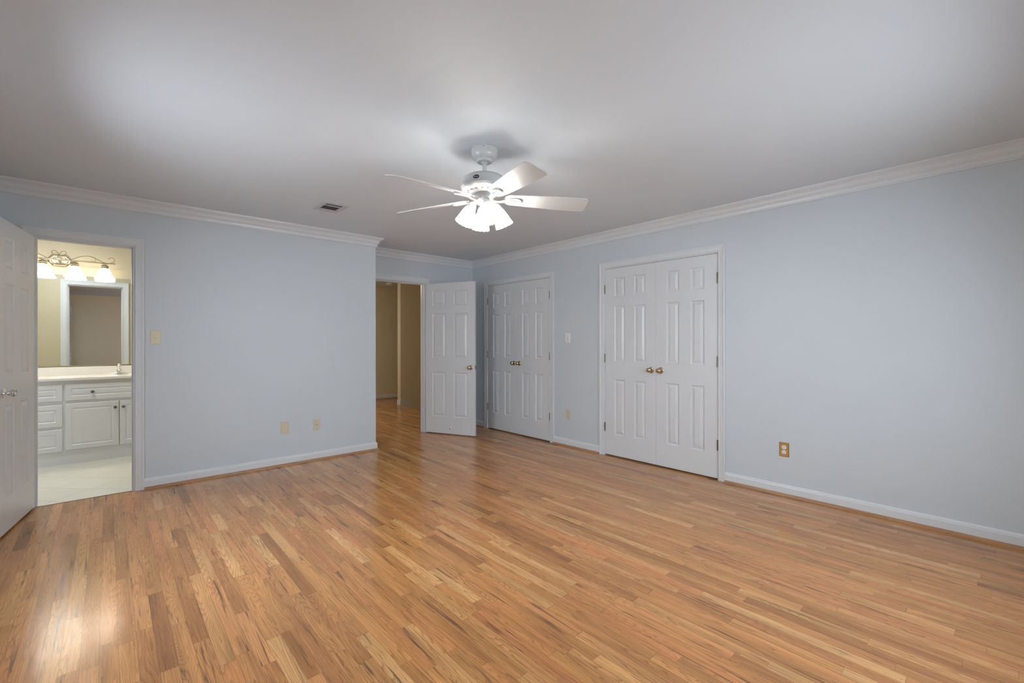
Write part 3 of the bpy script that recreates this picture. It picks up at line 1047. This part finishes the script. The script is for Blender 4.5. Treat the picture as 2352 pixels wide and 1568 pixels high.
# flywheel and light-kit hub
bm = BM()
lathe(bm, [(0.052, -0.272), (0.052, -0.294), (0.045, -0.296)], 40)
obj('flywheel', bm, M['fan'], fan, smooth=True)
bm = BM()
lathe(bm, [(0.044, -0.288), (0.056, -0.296), (0.059, -0.306), (0.059, -0.326), (0.054, -0.334), (0.046, -0.338), (0.030, -0.345), (0.018, -0.352), (0.016, -0.372), (0.010, -0.380), (0.002, -0.382)], 40)
hub = obj('light_kit_hub', bm, M['fan'], fan, smooth=True)
for a in (-112, -52, 8, 68, 128, 188):
    bm = BM()
    lathe(bm, [(0.0036, 0.0), (0.0030, 0.0022)], 10, Matrix.Rotation(math.radians(a), 4, 'Z') @ Matrix.Translation((0.0585, 0, -0.310)) @ Matrix.Rotation(PI / 2, 4, 'Y'))
    obj('screw', bm, M['nickel'], hub)


# blades: local blade frame x = outwards, y = counter-clockwise side, z up
def blade_mesh():
    bm = BM()
    prof = []
    r0, r1 = 0.126, 0.655
    def hw(r):
        return 0.052 + (0.071 - 0.052) * min(1.0, (r - r0) / 0.35)
    outline = []
    cr_ = 0.030
    # clockwise outline with rounded corners
    for a in range(0, 91, 18):        # root corner +y
        aa = math.radians(180 - a)
        outline.append((r0 + 0.042 + 0.042 * math.cos(aa), hw(r0) - 0.042 + 0.042 * math.sin(aa)))
    for r in (0.25, 0.36, 0.47):
        outline.append((r, hw(r)))
    for a in range(90, -1, -18):
        aa = math.radians(a)
        outline.append((r1 - cr_ + cr_ * math.cos(aa), hw(r1) - cr_ + cr_ * math.sin(aa)))
    low = [(x_, -y_) for x_, y_ in reversed(outline)]
    full = outline + low
    top = [bm.verts.new((x_, y_, 0.003)) for x_, y_ in full]
    bot = [bm.verts.new((x_, y_, -0.003)) for x_, y_ in full]
    bm.faces.new(top)
    bm.faces.new(list(reversed(bot)))
    n = len(full)
    for i in range(n):
        j = (i + 1) % n
        bm.faces.new((top[i], bot[i], bot[j], top[j]))
    return bm


def iron_mesh():
    bm = BM()
    # arm rising from the flywheel, then a raised oval loop with a bar through it, below the blade
    zb_ = -0.009
    tube(bm, smooth_path([(0.044, 0, -0.012), (0.070, 0, -0.020), (0.095, 0, -0.020), (0.118, 0, -0.013), (0.140, 0, zb_)], 4), 0.0085, 8, flat=(1.5, 0.6))
    loop = []
    for k in range(28):
        a = 2 * PI * k / 28
        rx = 0.050
        wy = 0.034 * (0.75 + 0.25 * math.cos(a))
        loop.append((0.178 + rx * math.cos(a), wy * math.sin(a), zb_))
    tube(bm, loop, 0.0062, 8, closed=True, flat=(1.0, 0.9))
    tube(bm, [(0.130, 0, zb_), (0.228, 0, zb_ + 0.001)], 0.004, 8)
    return bm


BZ = -0.302
PITCH = math.radians(16)
DROOPS = (1.2, -0.6, 0.4, 2.4, 2.9)      # the fan hangs a touch out of level
proto = None
for kk, th in enumerate((9, 81, 153, 225, 297)):
    if proto is None:
        bl = obj('blade', blade_mesh(), M['blade'], fan, bevel=0.001)
        ir = obj('blade_iron', iron_mesh(), M['fan'], fan, smooth=True)
        bme = (bl, ir)
        proto = bme
    else:
        bme = (proto[0].copy(), proto[1].copy())
        for q in bme:
            COL.objects.link(q)
    a = math.radians(th)
    DROOP = math.radians(DROOPS[kk])
    bme[0].matrix_local = Matrix.Translation((0, 0, BZ)) @ Matrix.Rotation(a, 4, 'Z') @ Matrix.Rotation(DROOP, 4, 'Y') @ Matrix.Rotation(-PITCH, 4, 'X')
    bme[1].matrix_local = Matrix.Translation((0, 0, BZ)) @ Matrix.Rotation(a, 4, 'Z') @ Matrix.Rotation(DROOP, 4, 'Y') @ Matrix.Rotation(-PITCH * 0.85, 4, 'X')

# light kit: four arms with sockets, scalloped shades and bulbs
def shade_mesh():
    bm = BM()
    prof = [(0.0250, 0.018), (0.0285, 0.026), (0.0350, 0.040), (0.0405, 0.058), (0.0455, 0.080), (0.0500, 0.104), (0.0555, 0.126), (0.0570, 0.134)]
    seg = 72
    rings = []
    for (r, s), inner in [(p, 0) for p in prof] + [((prof[-1][0] - 0.003, prof[-1][1] - 0.001), 0)] + [((r - 0.0035, s), 1) for r, s in reversed(prof[:-1])]:
        ring = []
        for i in range(seg):
            a = 2 * PI * i / seg
            k_ = max(0.0, (s - 0.075) / 0.055)
            sc = 0.004 * k_ * abs(math.sin(a * 7))
            rr_ = r * (1 + 0.012 * k_ * math.cos(14 * a))
            ring.append(bm.verts.new((rr_ * math.cos(a), rr_ * math.sin(a), -(s - 0.004 * k_ + sc))))
        rings.append(ring)
    for a, b_ in zip(rings, rings[1:]):
        for i in range(seg):
            j = (i + 1) % seg
            bm.faces.new((a[i], a[j], b_[j], b_[i]))
    return bm


sproto = None
TILT = math.radians(24)
for th in (195, 285, 15, 105):
    a = math.radians(th)
    base = Matrix.Rotation(a, 4, 'Z')
    # socket position
    sp = Vector((0.074, 0, -0.345))
    sm = base @ Matrix.Translation(sp) @ Matrix.Rotation(-TILT, 4, 'Y')
    if sproto is None:
        bm = BM()
        tube(bm, smooth_path([(0.022, 0, -0.330), (0.045, 0, -0.328), (0.062, 0, -0.330), (0.071, 0, -0.338)], 4), 0.012, 10)
        arm = obj('lamp_arm', bm, M['fan'], fan, smooth=True)
        bm = BM()
        lathe(bm, [(0.014, 0.012), (0.021, 0.006), (0.0250, -0.004), (0.0290, -0.014), (0.0295, -0.026), (0.027, -0.028), (0.012, -0.028)], 24)
        lathe(bm, [(0.003, 0.0), (0.003, 0.006)], 8, Matrix.Translation((0, -0.0285, -0.018)) @ Matrix.Rotation(PI / 2, 4, 'X'))
        sock = obj('socket', bm, M['fan'], fan, smooth=True)
        sh = obj('glass_shade', shade_mesh(), M['fanshade'], fan, smooth=True)
        bm = BM()
        lathe(bm, [(0.010, -0.029), (0.012, -0.040), (0.022, -0.064), (0.025, -0.079), (0.020, -0.095), (0.010, -0.103), (0.001, -0.104)], 20)
        bu = obj('bulb', bm, M['fanbulb'], fan, smooth=True)
        sproto = (arm, sock, sh, bu)
        cur = sproto
    else:
        cur = tuple(q.copy() for q in sproto)
        for q in cur:
            COL.objects.link(q)
    cur[0].matrix_local = base
    for q in cur[1:]:
        q.matrix_local = sm

# ---------------------------------------------------------------- bathroom
# mirror
t = thing('wall_mirror', 'large frameless mirror over the vanity reflecting the doorway', 'mirror', (-0.40, BTH, 1.478))
bm = BM()
box(bm, -0.86, 0.94, -0.006, -0.001, -0.492, 0.492)
obj('mirror_glass', bm, M['mirror'], t)
bm = BM()
box(bm, -0.86, 0.94, -0.009, -0.001, -0.499, -0.492)
obj('bottom_channel', bm, M['bronze'], t)

# vanity cabinet
VY = 6.400
van = thing('vanity_cabinet', 'white raised-panel bathroom vanity with dark knobs below the mirror', 'cabinet', (0.093, VY, 0))
van_x0, van_x1 = -0.83, 0.455
bm = BM()
box(bm, van_x0, van_x1, 0.018, BTH - VY - 0.002, 0.0, 0.848)
obj('body', bm, M['cab'], van)


def panel_front(w_, h_, inset=0.052, thick=0.018):
    """raised-panel cabinet front facing -y, lower left corner at the origin"""
    bm = BM()
    i0 = min(inset, w_ * 0.3, h_ * 0.3)
    rings = [(0.0, thick), (0.0, 0.004), (0.004, 0.0), (i0 - 0.006, 0.0), (i0 - 0.001, 0.0045), (i0 + 0.005, 0.0050), (i0 + 0.017, 0.0008)]
    prev = None
    first = None
    for ins, dep in rings:
        r_ = [bm.verts.new((x_, dep, z_)) for x_, z_ in ((ins, ins), (w_ - ins, ins), (w_ - ins, h_ - ins), (ins, h_ - ins))]
        if prev:
            for k in range(4):
                j = (k + 1) % 4
                bm.faces.new((prev[k], prev[j], r_[j], r_[k]))
        else:
            first = r_
        prev = r_
    bm.faces.new(prev)
    bm.faces.new(list(reversed(first)))
    return bm


def cab_knob(parent, x, z):
    bm = BM()
    lathe(bm, [(0.007, 0.0), (0.006, 0.010), (0.012, 0.016), (0.0155, 0.021), (0.0150, 0.025), (0.010, 0.0275), (0.007, 0.0268), (0.001, 0.0275)], 24,
          Matrix.Translation((x, 0, z)) @ Matrix.Rotation(PI / 2, 4, 'X'))
    o = obj('knob', bm, M['nickel'], parent, smooth=True)
    o['label'] = 'dark round metal knob'


def front(kind, xa, xb, za, zb, knobs, label=None):
    o = obj(kind, panel_front(xb - xa, zb - za), M['cab'], van)
    o.location = (xa - 0.093, 0, za)
    for kx, kz in knobs:
        cab_knob(o, kx - xa, kz - za)


front('drawer', -0.722, -0.338, 0.645, 0.812, [(-0.530, 0.727)])
front('drawer', -0.722, -0.338, 0.390, 0.608, [(-0.530, 0.500)])
front('drawer', -0.722, -0.338, 0.137, 0.361, [(-0.530, 0.250)])
front('drawer', -0.321, 0.508, 0.645, 0.815, [(-0.116, 0.727), (0.302, 0.727)])
front('door', -0.321, 0.090, 0.145, 0.616, [(0.060, 0.549)])
front('door', 0.096, 0.508, 0.145, 0.616, [(0.126, 0.549)])

# countertop with backsplash
bm = BM()
box(bm, -0.77, 0.555, VY - 0.022, BTH - 0.002, 0.850, 0.880)
ct = tag(obj('countertop', bm, M['counter'], bevel=0.006), 'cream stone vanity top with rolled edge', 'countertop')
bm = BM()
box(bm, -0.77, 0.555, BTH - 0.022, BTH - 0.0015, 0.880, 0.970)
obj('backsplash', bm, M['counter'], ct, bevel=0.002)

# faucet
fc = thing('faucet', 'polished chrome faucet with flared base on the vanity top', 'faucet', (0.097, 6.765, 0.8805))
bm = BM()
sec = []
for k in range(17):
    u_ = -1 + 2 * k / 16
    x_ = 0.074 * u_
    hgt = 0.010 + 0.030 * math.exp(-(u_ / 0.42) ** 2)
    dep = 0.022 * math.sqrt(max(0.08, 1 - 0.85 * u_ * u_)) + 0.004
    ring = [bm.verts.new((x_, dep * math.cos(a), max(0, hgt * math.sin(a)))) for a in [PI * q / 10 for q in range(11)]]
    sec.append(ring)
for a, b_ in zip(sec, sec[1:]):
    for q in range(10):
        bm.faces.new((a[q], a[q + 1], b_[q + 1], b_[q]))
    bm.faces.new((a[10], a[0], b_[0], b_[10]))
bm.faces.new(sec[0])
bm.faces.new(list(reversed(sec[-1])))
obj('base', bm, M['chrome'], fc, smooth=True)
bm = BM()
lathe(bm, [(0.027, 0.010), (0.024, 0.040), (0.022, 0.052), (0.023, 0.056), (0.023, 0.060), (0.015, 0.064)], 28)
obj('body', bm, M['chrome'], fc, smooth=True)
bm = BM()
tube(bm, smooth_path([(0, -0.012, 0.036), (0, -0.045, 0.052), (0, -0.085, 0.056), (0, -0.115, 0.046), (0, -0.120, 0.030)], 5), 0.0115, 12)
obj('spout', bm, M['chrome'], fc, smooth=True)
bm = BM()
lathe(bm, [(0.014, 0.062), (0.019, 0.072), (0.021, 0.082), (0.018, 0.092), (0.010, 0.098), (0.008, 0.102), (0.011, 0.107), (0.008, 0.112), (0.001, 0.113)], 24)
obj('handle', bm, M['chrome'], fc, smooth=True)

# vanity light
VL = 6.745
vl = thing('vanity_light', 'bronze scrollwork bar light with lit bell shades above the mirror', 'wall light', (-0.382, BTH, 2.115))
oy = VL - BTH


def vp(pts, dy=0.0):
    return [(x_ + 0.382, oy + dy, z_ - 2.115) for x_, z_ in pts]


bm = BM()
def octo(rx, rz, y_):
    c_ = 0.48
    return [(rx, y_, rz * c_ * 0.6), (rx * 0.62, y_, rz), (-rx * 0.62, y_, rz), (-rx, y_, rz * c_ * 0.6), (-rx, y_, -rz * c_ * 0.6), (-rx * 0.62, y_, -rz), (rx * 0.62, y_, -rz), (rx, y_, -rz * c_ * 0.6)]
prev = None
for rx, rz, y_ in ((0.096, 0.068, -0.0005), (0.096, 0.068, -0.006), (0.086, 0.058, -0.010), (0.078, 0.050, -0.006), (0.066, 0.040, -0.006), (0.060, 0.034, -0.014)):
    r_ = [bm.verts.new(p) for p in octo(rx, rz, y_)]
    if prev:
        for q in range(8):
            j = (q + 1) % 8
            bm.faces.new((prev[q], prev[j], r_[j], r_[q]))
    else:
        bm.faces.new(r_)
    prev = r_
bm.faces.new(prev)
obj('backplate', bm, M['bronze'], vl)
bm = BM()
tube(bm, [(0.0, -0.012, 0.0), (0.0, oy, 0.0)], 0.009, 10)
obj('stem', bm, M['bronze'], vl, smooth=True)
bm = BM()
tube(bm, [(-0.440, oy, 0), (0.440, oy, 0)], 0.0085, 12)
for sx in (-1, 1):
    tube(bm, [(0.436 * sx, oy, 0), (0.448 * sx, oy, 0)], 0.0105, 12)
obj('bar', bm, M['bronze'], vl, smooth=True)
RS = [(-0.311, 2.119), (-0.293, 2.126), (-0.252, 2.149), (-0.21, 2.17), (-0.165, 2.179), (-0.122, 2.173), (-0.084, 2.154), (-0.044, 2.13), (-0.004, 2.120), (0.028, 2.125),
      (0.052, 2.141), (0.058, 2.163), (0.048, 2.181), (0.03, 2.186), (0.012, 2.174), (0.008, 2.165)]
BR = [(-0.122, 2.173), (-0.103, 2.16), (-0.096, 2.142), (-0.103, 2.125), (-0.119, 2.122), (-0.128, 2.130)]
HK = [(-0.425, 2.174), (-0.437, 2.187), (-0.432, 2.203), (-0.416, 2.209), (-0.398, 2.198), (-0.386, 2.176), (-0.377, 2.152), (-0.362, 2.130), (-0.34, 2.120), (-0.311, 2.119)]
for mirror_ in (1, -1):
    for pts, r_ in ((RS, 0.0036), (BR, 0.0028), (HK, 0.0036)):
        bm = BM()
        q = [((x_ + 0.382) * mirror_ - 0.382, z_) for x_, z_ in pts]
        tube(bm, smooth_path(vp(q, 0.0), 4), r_, 8)
        obj('scroll', bm, M['bronze'], vl, smooth=True)
vproto = None
for k, sx in enumerate((0.360, 0.120, -0.120, -0.360)):
    if vproto is None:
        bm = BM()
        lathe(bm, [(0.008, -0.004), (0.009, -0.014), (0.024, -0.020), (0.031, -0.028), (0.033, -0.038), (0.029, -0.044), (0.033, -0.050), (0.034, -0.058), (0.020, -0.060)], 28)
        sk = obj('socket', bm, M['bronze'], vl, smooth=True)
        bm = BM()
        pr_ = [(0.036, -0.060), (0.042, -0.068), (0.049, -0.085), (0.054, -0.105), (0.060, -0.125), (0.071, -0.145), (0.086, -0.160), (0.088, -0.163), (0.084, -0.166), (0.088, -0.170), (0.0895, -0.175),
               (0.087, -0.1755), (0.082, -0.168), (0.068, -0.148), (0.057, -0.126), (0.051, -0.105), (0.046, -0.085), (0.039, -0.070), (0.033, -0.062)]
        lathe(bm, pr_, 48, capa=False, capb=False)
        sh = obj('glass_shade', bm, M['vanshade'], vl, smooth=True)
        bm = BM()
        lathe(bm, [(0.012, -0.062), (0.014, -0.080), (0.028, -0.108), (0.032, -0.128), (0.026, -0.146), (0.012, -0.156), (0.001, -0.158)], 24)
        bu = obj('bulb', bm, M['vanbulb'], vl, smooth=True)
        vproto = (sk, sh, bu)
        cur = vproto
    else:
        cur = tuple(q.copy() for q in vproto)
        for q in cur:
            COL.objects.link(q)
    for q in cur:
        q.location = (sx, oy, 0)

# ---------------------------------------------------------------- windows (daylight sources, outside the frame)
def window(n, horizontal, a0, a1, label, wallpos, sign):
    """sign: direction into the room along the wall normal"""
    t = bpy.data.objects.new('window_%d' % n, None)
    COL.objects.link(t)
    struct(t, label, 'window')
    z0, z1 = 0.78, 2.08

    def bx(bm, aa, ab, za, zb, d0, d1):
        vs_ = box(bm, aa, ab, d0, d1, za, zb)
        for v_ in vs_:
            c_ = v_.co.copy()
            if horizontal:
                v_.co = Vector((c_.x, wallpos + sign * c_.y, c_.z))
            else:
                v_.co = Vector((wallpos + sign * c_.y, c_.x, c_.z))
    bm = BM()
    for a in ((a0, a0 + 0.05, z0, z1), (a1 - 0.05, a1, z0, z1), (a0, a1, z0, z0 + 0.05), (a0, a1, z1 - 0.05, z1), (a0, a1, (z0 + z1) / 2 - 0.02, (z0 + z1) / 2 + 0.02)):
        bx(bm, *a, -0.10, -0.06)
    obj('sash', bm, M['trim'], t)
    bm = BM()
    bx(bm, a0 + 0.03, a1 - 0.03, z0 + 0.03, z1 - 0.03, -0.083, -0.079)
    obj('pane', bm, M['glass'], t)
    bm = BM()
    for a in ((a0 - 0.06, a0, z0 - 0.06, z1 + 0.06), (a1, a1 + 0.06, z0 - 0.06, z1 + 0.06), (a0, a1, z1, z1 + 0.06), (a0, a1, z0 - 0.06, z0)):
        bx(bm, *a, 0.0, 0.016)
    obj('window_casing', bm, M['trim'], t)
    return t


window(1, False, -0.45, 0.75, 'window with white slat blind, a sliver of it seen in the mirror', XS, 1)
window(2, False, W2[0], W2[1], 'second window in the wall beside the camera, out of frame', XS, 1)
window(3, True, WF[0], WF[1], 'window in the wall behind the camera, out of frame', YF0, 1)
bl = thing('window_blind', 'white horizontal slat blind, a sliver seen in the mirror', 'blind', (XS + 0.018, 0.15, 2.13))
bm = BM()
box(bm, 0.0, 0.05, -0.66, 0.66, -0.045, 0.0)
obj('headrail', bm, M['blind'], bl)
for k in range(34):
    bm = BM()
    box(bm, -0.024, 0.024, -0.65, 0.65, -0.0012, 0.0012, Matrix.Translation((0.028, 0, -0.075 - 0.0395 * k)) @ Matrix.Rotation(0.45, 4, 'Y'))
    obj('slat', bm, M['blind'], bl)

# ---------------------------------------------------------------- hall light: ceiling dome out of frame, and an unseen dome added to brighten the bathroom
t = thing('unseen_ceiling_light', 'small glass dome light on the hall ceiling, out of frame', 'ceiling light', (2.3, 7.5, H))
bm = BM()
lathe(bm, [(0.13, 0.0), (0.135, -0.02), (0.12, -0.025)], 28)
obj('rim', bm, M['brass'], t, smooth=True)
bm = BM()
lathe(bm, [(0.12, -0.022), (0.11, -0.05), (0.08, -0.075), (0.04, -0.09), (0.002, -0.095)], 28)
obj('glass_dome', bm, glow('lit_hall_dome', (1.0, 0.93, 0.80), 140.0), t, smooth=True)

t = thing('unseen_ceiling_light', 'added round dome, out of frame, brightening the bathroom cabinet and floor', 'ceiling light', (-0.45, 5.75, H))  # unseen lamp added to light the vanity cabinet and tile evenly
bm = BM()
lathe(bm, [(0.14, 0.0), (0.145, -0.02), (0.13, -0.025)], 28)
obj('rim', bm, M['chrome'], t, smooth=True)
bm = BM()
lathe(bm, [(0.13, -0.022), (0.12, -0.045), (0.09, -0.065), (0.04, -0.078), (0.002, -0.080)], 28)
obj('glass_dome', bm, glow('added_bath_fill_dome', (0.86, 0.93, 1.0), 80.0), t, smooth=True)
